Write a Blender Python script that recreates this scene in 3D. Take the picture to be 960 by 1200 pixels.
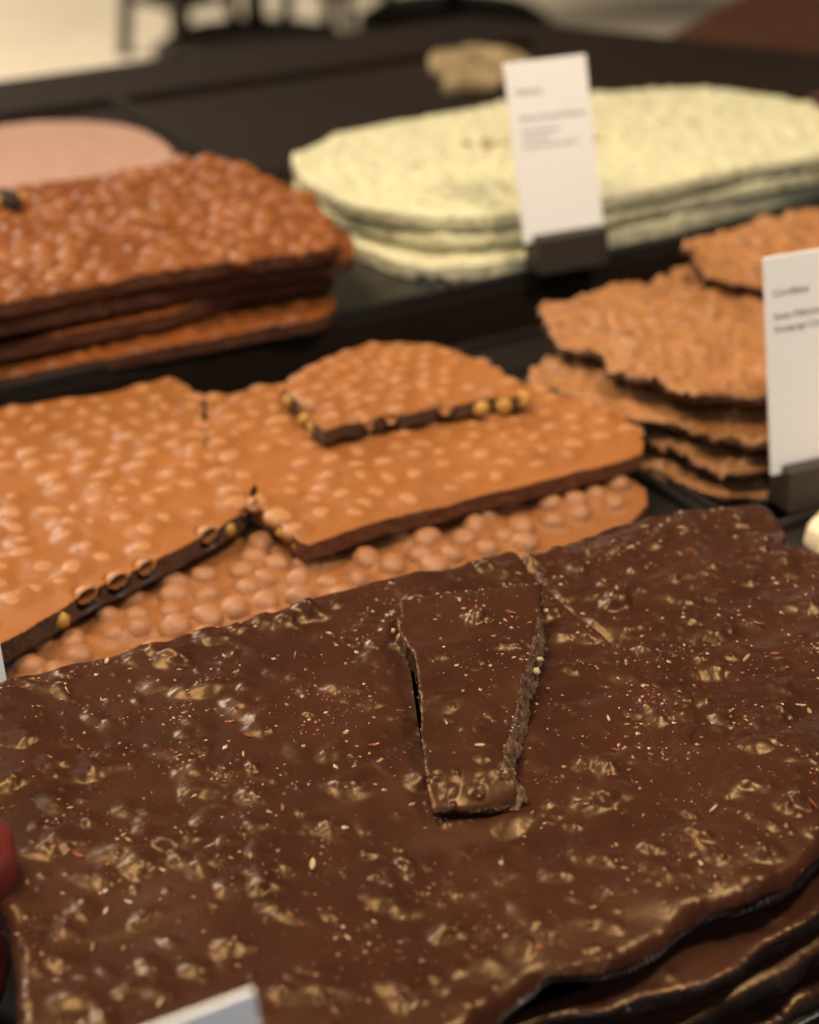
import bpy, math, random
import numpy as np
from mathutils import Vector, Matrix

for o in list(bpy.data.objects):
    bpy.data.objects.remove(o)
scene = bpy.context.scene
COL = scene.collection
rng = np.random.default_rng(11)
random.seed(5)

# ------------------------------------------------------------ camera
cam_d = bpy.data.cameras.new('camera')
cam = bpy.data.objects.new('camera', cam_d)
COL.objects.link(cam)
scene.camera = cam
PITCH, YAW = math.radians(28.3), math.radians(31.5)
cam.location = (0, 0, 0.50)
cam.rotation_euler = (math.pi/2 - PITCH, 0, -YAW)
cam_d.sensor_fit = 'VERTICAL'
cam_d.sensor_height = 36
cam_d.lens = 59.55
cam_d.clip_start = 0.05
cam_d.clip_end = 60
cam_d.dof.use_dof = True
cam_d.dof.focus_distance = 0.74
cam_d.dof.aperture_fstop = 5.2

# ------------------------------------------------------------ light
world = bpy.data.worlds.new('World')
scene.world = world
world.use_nodes = True
bg = world.node_tree.nodes['Background']
bg.inputs[0].default_value = (1.0, 0.80, 0.62, 1)
bg.inputs[1].default_value = 0.035

def area(name, loc, target, sx, sy, power, col):
    d = bpy.data.lights.new(name, 'AREA')
    d.shape = 'RECTANGLE'; d.size = sx; d.size_y = sy
    d.energy = power; d.color = col
    o = bpy.data.objects.new(name, d); COL.objects.link(o)
    o.location = loc
    o.rotation_euler = (Vector(target) - Vector(loc)).to_track_quat('-Z', 'Y').to_euler()
    return o

area('ceiling_lamp', (-0.12, 0.90, 1.52), (0.45, 0.72, 0.05), 0.62, 0.45, 23, (1.0, 0.79, 0.54))
area('ceiling_lamp', (0.95, 0.22, 1.42), (0.70, 0.90, 0.05), 0.36, 0.26, 17, (1.0, 0.83, 0.63))
area('front_window', (-0.7, -1.1, 1.55), (0.40, 0.60, 0.05), 1.2, 0.9, 13, (0.62, 0.79, 1.0))
area('street_window', (-0.6, 6.2, 2.6), (2.4, 5.6, -0.9), 2.5, 2.0, 430, (1.0, 0.88, 0.70))

scene.view_settings.view_transform = 'Standard'
scene.view_settings.look = 'None'
scene.view_settings.gamma = 1
scene.view_settings.exposure = 0.0
scene.render.engine = 'CYCLES'
scene.cycles.samples = 128
scene.render.resolution_x = 819
scene.render.resolution_y = 1024

# ------------------------------------------------------------ noise
_perm = rng.random((256, 256))
def vnoise(x, y):
    xi = np.floor(x).astype(int); yi = np.floor(y).astype(int)
    fx = x - xi; fy = y - yi
    fx = fx*fx*fx*(fx*(fx*6 - 15) + 10); fy = fy*fy*fy*(fy*(fy*6 - 15) + 10)
    a = _perm[xi & 255, yi & 255]; b = _perm[(xi+1) & 255, yi & 255]
    c = _perm[xi & 255, (yi+1) & 255]; d = _perm[(xi+1) & 255, (yi+1) & 255]
    return (a*(1-fx) + b*fx)*(1-fy) + (c*(1-fx) + d*fx)*fy - 0.5
def fbm(x, y, o=3):
    r = 0; a = 1.0; f = 1.0
    for k in range(o):
        r = r + a*vnoise(x*f + 17.3*k, y*f + 5.7*k); a *= 0.5; f *= 2.03
    return r

# ------------------------------------------------------------ materials
def mat(name, col, rough=0.5, spec=0.5, var=0.0, vscale=40, col2=None, bump=0.0, bscale=200, sss=0.0, coat=0.0,
        rvar=0.0, metallic=0.0, coord='Object', tint=None):
    m = bpy.data.materials.new(name); m.use_nodes = True
    nt = m.node_tree; n = nt.nodes; l = nt.links
    p = n['Principled BSDF']
    p.inputs['Base Color'].default_value = (*col, 1)
    p.inputs['Roughness'].default_value = rough
    p.inputs['Specular IOR Level'].default_value = spec
    p.inputs['Metallic'].default_value = metallic
    p.inputs['Coat Weight'].default_value = coat
    p.inputs['Coat Roughness'].default_value = 0.2
    if sss:
        p.inputs['Subsurface Weight'].default_value = sss
        p.inputs['Subsurface Radius'].default_value = (1.0, 0.45, 0.2)
        p.inputs['Subsurface Scale'].default_value = 0.004
    if tint: p.inputs['Specular Tint'].default_value = (*tint, 1)
    tc = n.new('ShaderNodeTexCoord')
    if var or col2:
        t = n.new('ShaderNodeTexNoise'); t.inputs['Scale'].default_value = vscale
        t.inputs['Detail'].default_value = 6; t.inputs['Roughness'].default_value = 0.65
        l.new(tc.outputs[coord], t.inputs['Vector'])
        r = n.new('ShaderNodeValToRGB')
        r.color_ramp.elements[0].position = 0.32; r.color_ramp.elements[1].position = 0.70
        c2 = col2 if col2 else tuple(c*(1+var) for c in col)
        c1 = tuple(c*(1-var) for c in col)
        r.color_ramp.elements[0].color = (*c1, 1); r.color_ramp.elements[1].color = (*c2, 1)
        l.new(t.outputs['Fac'], r.inputs['Fac']); l.new(r.outputs['Color'], p.inputs['Base Color'])
    if rvar:
        t2 = n.new('ShaderNodeTexNoise'); t2.inputs['Scale'].default_value = 65
        t2.inputs['Detail'].default_value = 5
        l.new(tc.outputs[coord], t2.inputs['Vector'])
        mr = n.new('ShaderNodeMapRange')
        mr.inputs['To Min'].default_value = rough - rvar; mr.inputs['To Max'].default_value = rough + rvar
        l.new(t2.outputs['Fac'], mr.inputs['Value']); l.new(mr.outputs['Result'], p.inputs['Roughness'])
    if bump:
        t3 = n.new('ShaderNodeTexNoise'); t3.inputs['Scale'].default_value = bscale
        t3.inputs['Detail'].default_value = 4
        l.new(tc.outputs[coord], t3.inputs['Vector'])
        b = n.new('ShaderNodeBump'); b.inputs['Strength'].default_value = bump
        b.inputs['Distance'].default_value = 0.001
        l.new(t3.outputs['Fac'], b.inputs['Height']); l.new(b.outputs['Normal'], p.inputs['Normal'])
    return m

M = {}
GOLD_HIGHLIGHT = (1.0, 0.68, 0.33)  # amber tint on the dark chocolate's highlights, standing in for yellower lamplight
M['dark'] = mat('dark_chocolate', (0.049, 0.0160, 0.0088), 0.33, 0.44, 0.26, 22, None, 0.14, 420, rvar=0.09, tint=GOLD_HIGHLIGHT)
M['dark_side'] = mat('dark_chocolate_shaded_edge', (0.016, 0.009, 0.007), 0.42, 0.5, 0.3, 60, None, 0.35, 300, rvar=0.08)  # same chocolate, blackened to paint the shade on upright walls
M['dark_break'] = mat('dark_chocolate_break', (0.075, 0.035, 0.018), 0.6, 0.4, 0.3, 330, (0.24, 0.14, 0.075), 0.9, 600)
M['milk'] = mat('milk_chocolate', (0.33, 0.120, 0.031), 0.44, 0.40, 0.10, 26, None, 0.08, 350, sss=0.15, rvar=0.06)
M['milk_nut'] = mat('milk_chocolate_nut', (0.45, 0.205, 0.082), 0.48, 0.40, 0.10, 60, None, 0.08, 350, sss=0.15, rvar=0.05)  # thin coat over the nut; soft highlights also put into the paler colour
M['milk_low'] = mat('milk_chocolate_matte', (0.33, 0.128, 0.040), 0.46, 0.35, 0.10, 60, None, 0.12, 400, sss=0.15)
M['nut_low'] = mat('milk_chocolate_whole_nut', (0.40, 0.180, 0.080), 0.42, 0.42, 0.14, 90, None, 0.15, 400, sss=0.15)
M['milk_side'] = mat('milk_chocolate_shaded_edge', (0.16, 0.058, 0.026), 0.5, 0.4, 0.2, 80, None, 0.3, 260)  # same chocolate as the top, with the front edge's shade painted in
M['milk_break'] = mat('milk_chocolate_shaded_break', (0.095, 0.050, 0.032), 0.5, 0.4, 0.30, 110, None, 0.4, 300)  # broken face, its shadow put into the grey-brown colour
M['skin'] = mat('nut_skin', (0.040, 0.022, 0.015), 0.55, 0.2, 0.3, 200, None, 0.2, 300)
M['kernel'] = mat('roasted_kernel', (0.55, 0.30, 0.055), 0.38, 0.5, 0.35, 160, None, 0.3, 400, sss=0.2)
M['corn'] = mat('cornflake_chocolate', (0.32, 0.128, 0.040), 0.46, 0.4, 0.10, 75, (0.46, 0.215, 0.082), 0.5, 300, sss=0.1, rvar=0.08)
M['corn_side'] = mat('cornflake_shaded_edge', (0.11, 0.042, 0.018), 0.55, 0.35, 0.3, 90, None, 0.6, 260)  # sides coloured dark to paint shadow between the stacked rounds
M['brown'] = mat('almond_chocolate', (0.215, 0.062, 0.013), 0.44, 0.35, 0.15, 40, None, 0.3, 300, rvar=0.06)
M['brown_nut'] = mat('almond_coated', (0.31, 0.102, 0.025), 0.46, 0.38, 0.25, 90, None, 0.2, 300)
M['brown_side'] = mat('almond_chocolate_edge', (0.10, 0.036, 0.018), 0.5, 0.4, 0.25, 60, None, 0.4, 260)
M['white'] = mat('white_chocolate', (0.67, 0.640, 0.42), 0.5, 0.4, 0.10, 60, None, 0.3, 300, sss=0.2)
M['white_side'] = mat('white_chocolate_edge', (0.70, 0.65, 0.42), 0.5, 0.4, 0.2, 90, None, 0.4, 300)
M['pink'] = mat('ruby_chocolate', (0.50, 0.30, 0.225), 0.5, 0.4, 0.05, 40, None, 0.1, 300, sss=0.2)
M['berry'] = mat('berry_chocolate', (0.10, 0.025, 0.018), 0.4, 0.5, 0.3, 40, None, 0.4, 300)
M['crumb_tan'] = mat('crumb_tan', (0.38, 0.20, 0.085), 0.35, 0.6, 0.3, 300)
M['crumb_red'] = mat('crumb_red', (0.26, 0.070, 0.028), 0.35, 0.6, 0.3, 300)
M['crumb_white'] = mat('crumb_pale', (0.50, 0.36, 0.21), 0.4, 0.5, 0.2, 300)
M['pista'] = mat('pistachio', (0.22, 0.25, 0.06), 0.5, 0.4, 0.4, 150, (0.45, 0.30, 0.10))
M['black'] = mat('black_lacquer', (0.022, 0.019, 0.016), 0.34, 0.5, 0.2, 8, None, 0.04, 60)
M['counter'] = mat('dark_counter', (0.016, 0.0085, 0.0045), 0.65, 0.2, 0.2, 6)
M['holder'] = mat('holder_metal', (0.060, 0.048, 0.038), 0.42, 0.5, 0.15, 30, metallic=0.4)
M['card'] = mat('card_board', (0.88, 0.87, 0.85), 0.55, 0.3)
M['ink'] = mat('ink_grey', (0.16, 0.15, 0.14), 0.6, 0.2)
M['fruit'] = mat('red_fruit', (0.28, 0.010, 0.008), 0.25, 0.5, 0.6, 55, (0.34, 0.03, 0.012), 0.9, 110, sss=0.3, coat=0.4)
M['cream'] = mat('cream_coating', (0.82, 0.68, 0.47), 0.4, 0.4, 0.05, 60, sss=0.2)
M['shard'] = mat('pale_wafer', (0.36, 0.26, 0.14), 0.6, 0.3, 0.3, 30, None, 0.6, 80)
M['floor'] = mat('pale_floor', (0.62, 0.54, 0.42), 0.5, 0.4, 0.12, 1.2)
M['stool'] = mat('dark_stool', (0.020, 0.015, 0.010), 0.4, 0.5)
M['wood'] = mat('red_wood', (0.10, 0.038, 0.020), 0.4, 0.4, 0.25, 5)

# ------------------------------------------------------------ object helpers
def link(name, mesh, parent=None, loc=(0, 0, 0)):
    o = bpy.data.objects.new(name, mesh); COL.objects.link(o)
    o.location = loc
    if parent: o.parent = parent
    return o
def tag(o, label, cat, group=None):
    o['label'] = label; o['category'] = cat
    if group: o['group'] = group
    return o
def thing(name, label, cat, loc=(0, 0, 0), rotz=0, group=None):
    o = link(name, None, None, loc); o.rotation_euler = (0, 0, rotz)
    o.empty_display_size = 0.02
    return tag(o, label, cat, group)
def structure(o):
    o['kind'] = 'structure'; return o
def np_mesh(name, V, F, mats, midx=None, smooth=True):
    """V (n,3); F list of arrays (k,4) / (k,3) or list of tuples"""
    me = bpy.data.meshes.new(name)
    loops = []; starts = []; tot = []; s = 0
    for arr in F:
        arr = np.asarray(arr)
        if arr.ndim == 1: arr = arr[None, :]
        k, w = arr.shape
        loops.append(arr.ravel()); starts.append(s + np.arange(k)*w); tot.append(np.full(k, w)); s += k*w
    loops = np.concatenate(loops).astype(np.int32)
    starts = np.concatenate(starts).astype(np.int32)
    me.vertices.add(len(V)); me.vertices.foreach_set('co', np.asarray(V, dtype=np.float32).ravel())
    me.loops.add(len(loops)); me.loops.foreach_set('vertex_index', loops)
    me.polygons.add(len(starts)); me.polygons.foreach_set('loop_start', starts)
    if midx is not None: me.polygons.foreach_set('material_index', np.asarray(midx, dtype=np.int32))
    me.polygons.foreach_set('use_smooth', np.full(len(starts), smooth))
    for m in mats: me.materials.append(m)
    me.update(calc_edges=True); me.validate()
    return me
def box_mesh(name, x0, x1, y0, y1, z0, z1, m, bev=0.0):
    import bmesh
    bm = bmesh.new()
    bmesh.ops.create_cube(bm, size=1)
    for v in bm.verts:
        v.co = ((x0+x1)/2 + v.co.x*(x1-x0), (y0+y1)/2 + v.co.y*(y1-y0), (z0+z1)/2 + v.co.z*(z1-z0))
    if bev:
        bmesh.ops.bevel(bm, geom=bm.edges[:], offset=bev, segments=2, affect='EDGES', profile=0.5)
    me = bpy.data.meshes.new(name); bm.to_mesh(me); bm.free(); me.materials.append(m)
    return me

# ------------------------------------------------------------ slab outlines
def spline(pts, step, closed=True):
    P = np.array(pts, float); n = len(P); out = []
    for i in range(n):
        p0, p1, p2, p3 = P[(i-1) % n], P[i], P[(i+1) % n], P[(i+2) % n]
        k = max(2, int(np.linalg.norm(p2-p1)/step))
        t = np.linspace(0, 1, k, endpoint=False)[:, None]
        out.append(0.5*((2*p1) + (-p0+p2)*t + (2*p0-5*p1+4*p2-p3)*t**2 + (-p0+3*p1-3*p2+p3)*t**3))
    return np.concatenate(out)
def linear(pts, step):
    P = np.array(pts, float); n = len(P); out = []
    for i in range(n):
        a, b = P[i], P[(i+1) % n]
        k = max(1, int(np.linalg.norm(b-a)/step))
        t = np.linspace(0, 1, k, endpoint=False)[:, None]
        out.append(a + (b-a)*t)
    return np.concatenate(out)
def inside(px, py, poly):
    r = np.zeros(px.shape, bool)
    x0, y0 = poly[:, 0], poly[:, 1]; x1, y1 = np.roll(x0, -1), np.roll(y0, -1)
    for a, b, c, d in zip(x0, y0, x1, y1):
        if b == d: continue
        lo, hi = (b, d) if b < d else (d, b)
        k = (py >= lo) & (py < hi)
        if not k.any(): continue
        r[k] ^= px[k] < (c-a)*(py[k]-b)/(d-b) + a
    return r
def rag_outline(poly, amp, scale, seed):
    """push the outline in and out along its normals"""
    t = np.roll(poly, -1, 0) - np.roll(poly, 1, 0)
    nrm = np.stack([t[:, 1], -t[:, 0]], 1); nrm /= np.linalg.norm(nrm, axis=1)[:, None] + 1e-9
    s = np.concatenate([[0], np.cumsum(np.linalg.norm(np.diff(poly, axis=0), axis=1))])
    k = amp*(fbm(s*scale + seed*3.1, np.full_like(s, seed*1.7), 3))
    return poly + nrm*k[:, None]

class Slab:
    """one chocolate slab: relief grid on top, worked side wall below (all metres)"""
    def __init__(self, outline, z0, z1, res, rag=0.0, rag_scale=150, seed=1, smooth=True, reach=0.012):
        pts = [(a/100, b/100) for a, b in outline]
        poly = spline(pts, res*0.7) if smooth else linear(pts, res*0.7)
        if rag: poly = rag_outline(poly, rag, rag_scale, seed)
        self.poly = poly; self.z0, self.z1, self.res, self.seed = z0, z1, res, seed
        mn = poly.min(0) - res; mx = poly.max(0) + res
        nx = int((mx[0]-mn[0])/res) + 2; ny = int((mx[1]-mn[1])/res) + 2
        self.mn, self.nx, self.ny = mn, nx, ny
        gx = mn[0] + np.arange(nx)*res; gy = mn[1] + np.arange(ny)*res
        self.X, self.Y = np.meshgrid(gx, gy, indexing='ij')
        cx = (gx[:-1] + res/2)[:, None] + np.zeros(ny-1)[None]; cy = (gy[:-1] + res/2)[None] + np.zeros(nx-1)[:, None]
        self.cell = inside(cx.ravel(), cy.ravel(), poly).reshape(nx-1, ny-1)
        # drop cells that touch only by a corner
        used = np.zeros((nx, ny), int)
        for i, j in ((0, 0), (1, 0), (0, 1), (1, 1)):
            used[i:nx-1+i, j:ny-1+j] += self.cell
        self.used = used > 0
        self.bnd = self.used & (used < 4)
        # distance to outline, only near it (multi-pass over close samples)
        self.D = np.full((nx, ny), 1.0)
        R = int(reach/res) + 2
        for (a, b) in poly[::2]:
            i = int((a-mn[0])/res); j = int((b-mn[1])/res)
            i0, i1 = max(0, i-R), min(nx, i+R+1); j0, j1 = max(0, j-R), min(ny, j+R+1)
            d = np.hypot(self.X[i0:i1, j0:j1]-a, self.Y[i0:i1, j0:j1]-b)
            np.minimum(self.D[i0:i1, j0:j1], d, out=self.D[i0:i1, j0:j1])
        self.H = np.zeros((nx, ny))
    def bump(self, x, y, rx, ry, ang, h, irr=0.0, power=1.0, mode='add'):
        r = max(rx, ry)*1.5
        i0 = max(0, int((x-r-self.mn[0])/self.res)); i1 = min(self.nx, int((x+r-self.mn[0])/self.res)+2)
        j0 = max(0, int((y-r-self.mn[1])/self.res)); j1 = min(self.ny, int((y+r-self.mn[1])/self.res)+2)
        if i1 <= i0 or j1 <= j0: return
        dx = self.X[i0:i1, j0:j1]-x; dy = self.Y[i0:i1, j0:j1]-y
        c, s = math.cos(ang), math.sin(ang)
        u = (dx*c + dy*s)/rx; v = (-dx*s + dy*c)/ry
        q = np.sqrt(u*u + v*v)
        if irr: q = q*(1 + irr*fbm(dx/r*2.2 + x*913, dy/r*2.2 + y*717, 2))
        k = h*np.clip(1-q*q, 0, 1)**power
        w = self.H[i0:i1, j0:j1]
        if mode == 'add': w += k
        else: np.maximum(w, k, out=w)
    def top(self, x, y):
        i = np.clip(((np.asarray(x)-self.mn[0])/self.res + 0.5).astype(int), 0, self.nx-1)
        j = np.clip(((np.asarray(y)-self.mn[1])/self.res + 0.5).astype(int), 0, self.ny-1)
        return self.Z[i, j]
    def finish_height(self, edge_r, crisp=()):
        edge_r = np.full(self.X.shape, edge_r)
        for (x, y) in crisp:                       # broken stretches keep a crisp arris
            edge_r[np.hypot(self.X-x/100, self.Y-y/100) < 0.022] = 0.0006
        d = np.clip(self.D, 0, edge_r)
        drop = edge_r - np.sqrt(np.maximum(edge_r**2 - (edge_r-d)**2, 0))
        self.Z = self.z1 + self.H - drop
    def mesh(self, name, mats, base, rings=5, bulge=0.0, wall_noise=0.0006, slant=None, sockets=(), sharp=True, wall_scale=220,
             inset_bottom=0.0, wall_mat=None):
        nx, ny = self.nx, self.ny
        idx = -np.ones((nx, ny), int); idx[self.used] = np.arange(self.used.sum())
        X, Y, Z = self.X.copy(), self.Y.copy(), self.Z
        bi, bj = np.nonzero(self.bnd)
        P = self.poly
        for k in range(0, len(bi), 400):
            a, b = bi[k:k+400], bj[k:k+400]
            d = (X[a, b][:, None]-P[None, :, 0])**2 + (Y[a, b][:, None]-P[None, :, 1])**2
            m = d.argmin(1); X[a, b] = P[m, 0]; Y[a, b] = P[m, 1]
        V = np.stack([X[self.used], Y[self.used], Z[self.used]], 1)
        ci, cj = np.nonzero(self.cell)
        Q = np.stack([idx[ci, cj], idx[ci+1, cj], idx[ci+1, cj+1], idx[ci, cj+1]], 1)
        # boundary loop
        E = np.concatenate([Q[:, [0, 1]], Q[:, [1, 2]], Q[:, [2, 3]], Q[:, [3, 0]]])
        N = len(V); key = E.min(1)*N + E.max(1)
        u, inv, cnt = np.unique(key, return_inverse=True, return_counts=True)
        be = E[cnt[inv] == 1]
        nxt = {}
        for a, b in be: nxt.setdefault(int(a), []).append(int(b))
        loops = []
        while nxt:
            st = next(iter(nxt)); loop = [st]; cur = st
            while True:
                if cur not in nxt: break
                nn = nxt[cur].pop()
                if not nxt[cur]: del nxt[cur]
                if nn == st: break
                loop.append(nn); cur = nn
            loops.append(loop)
        loop = np.array(max(loops, key=len))
        L = len(loop)
        p = V[loop, :2]
        sm = p.copy()
        for _ in range(6): sm = (np.roll(sm, 1, 0) + sm*2 + np.roll(sm, -1, 0))/4
        t = np.roll(sm, -2, 0) - np.roll(sm, 2, 0)
        nrm = np.stack([t[:, 1], -t[:, 0]], 1); nrm /= np.linalg.norm(nrm, axis=1)[:, None] + 1e-9
        s = np.concatenate([[0], np.cumsum(np.linalg.norm(np.diff(p, axis=0), axis=1))])
        zt = V[loop, 2]
        Vs = [V]; Fs = [Q]; mi = [np.zeros(len(Q), int)]
        prev = loop
        base_n = len(V)
        if sharp:
            Vs.append(V[loop].copy()); prev = base_n + np.arange(L); base_n += L
        for r in range(1, rings+1):
            f = r/rings
            z = zt*(1-f) + self.z0*f
            off = bulge*math.sin(f*math.pi) + wall_noise*2*fbm(s*wall_scale + 31*self.seed, np.full(L, f*3.0 + self.seed), 3)*(1 if r < rings else .6)
            off = off - inset_bottom*f*f
            if slant is not None: off = off + slant(p, f)
            sock = np.zeros(L, bool)
            for (sx, sy, sz, sr) in sockets:
                q = ((p[:, 0]-sx)**2 + (p[:, 1]-sy)**2 + (z-sz)**2)/sr**2
                dd = np.where(q < 1, -sr*0.95*np.sqrt(np.clip(1-q, 0, 1)), 0)
                off = off + dd; sock |= q < 0.95
            Vs.append(np.stack([p[:, 0]+nrm[:, 0]*off, p[:, 1]+nrm[:, 1]*off, z], 1))
            cur = base_n + np.arange(L); base_n += L
            Fs.append(np.stack([prev, cur, np.roll(cur, -1), np.roll(prev, -1)], 1))
            wm = np.ones(L, int) if wall_mat is None else wall_mat(p)
            mi.append(np.where(sock, 2 if len(mats) > 2 else 1, wm))
            prev = cur
        Fs.append(prev[::-1][None, :]); mi.append(np.ones(1, int))
        V = np.concatenate(Vs) - np.array(base)
        return np_mesh(name, V, Fs, mats, np.concatenate(mi))

def poisson(slab, dmin, margin, tries, seed, keep=lambda x, y: True):
    r = np.random.default_rng(seed)
    mn, mx = slab.poly.min(0), slab.poly.max(0); out = []
    for _ in range(tries):
        x, y = mn + (mx-mn)*r.random(2)
        i = int((x-slab.mn[0])/slab.res); j = int((y-slab.mn[1])/slab.res)
        if not (slab.used[i, j] and slab.D[i, j] > margin) or not keep(x, y): continue
        d = dmin*(0.85 + 0.4*r.random())
        if all((x-a)**2 + (y-b)**2 > d*d for a, b in out): out.append((x, y))
    return out

def chip_mesh(name, seed, L, W, T, m, bend=0.3):
    """thin irregular curled flake"""
    r = np.random.default_rng(seed); n = 7
    V = []; F = []
    for s in (0, 1):
        for i in range(n):
            a = 2*math.pi*i/n
            k = 0.75 + 0.5*r.random() if s == 0 else 0
            if s == 0: rad = k; V.append((L/2*rad*math.cos(a), W/2*rad*math.sin(a), 0))
            else:
                x, y, _ = V[i]; V.append((x*0.86, y*0.86, T*(0.8+0.4*r.random())))
    V = [(x, y, z + bend*L*(x/L*2)**2*0.5) for x, y, z in V]
    V.append((0, 0, T*1.25))
    for i in range(n):
        j = (i+1) % n
        F.append(np.array([[i, j, n+j, n+i]])); F.append(np.array([[n+i, n+j, 2*n]]))
    F.append(np.arange(n)[::-1][None, :])
    return np_mesh(name, np.array(V), F, [m], smooth=False)

def lump_mesh(name, seed, m, irr=0.15, sub=3, squash=1.0):
    import bmesh
    bm = bmesh.new(); bmesh.ops.create_icosphere(bm, subdivisions=sub, radius=1)
    co = np.array([v.co[:] for v in bm.verts])
    r = 1 + irr*(fbm(co[:, 0]*1.3 + seed*7.7, co[:, 1]*1.3 + co[:, 2]*1.7 + seed*3.3, 2))
    for v, k in zip(bm.verts, r): v.co = v.co*k; v.co.z *= squash
    for f in bm.faces: f.smooth = True
    me = bpy.data.meshes.new(name); bm.to_mesh(me); bm.free(); me.materials.append(m)
    return me

def merge_chips(name, items, mats, base):
    """items: (mesh index arrays) many tiny chips in one mesh; returns mesh"""
    Vs = []; Fs = []; mi = []; n = 0
    for (V, F, k) in items:
        Vs.append(V); Fs.append(F + n); mi.append(np.full(len(F), k)); n += len(V)
    return np_mesh(name, np.concatenate(Vs) - np.array(base), [np.concatenate(Fs)], mats, np.concatenate(mi), smooth=False)
OCT_F = np.array([[0, 1, 4], [1, 2, 4], [2, 3, 4], [3, 0, 4], [1, 0, 5], [2, 1, 5], [3, 2, 5], [0, 3, 5]])
def speck(r, x, y, z, size, long=1.0):
    a = r.random()*6.28; c, s = math.cos(a), math.sin(a)
    B = np.array([(1, 0, 0), (0, 1, 0), (-1, 0, 0), (0, -1, 0), (0, 0, .7), (0, 0, -.7)], float)
    B *= 0.7 + 0.6*r.random((6, 1)); B[:, 0] *= long; B[:, 2] += 0.35
    B *= size
    R = B.copy(); R[:, 0] = B[:, 0]*c - B[:, 1]*s; R[:, 1] = B[:, 0]*s + B[:, 1]*c
    return R + np.array([x, y, z])

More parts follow.
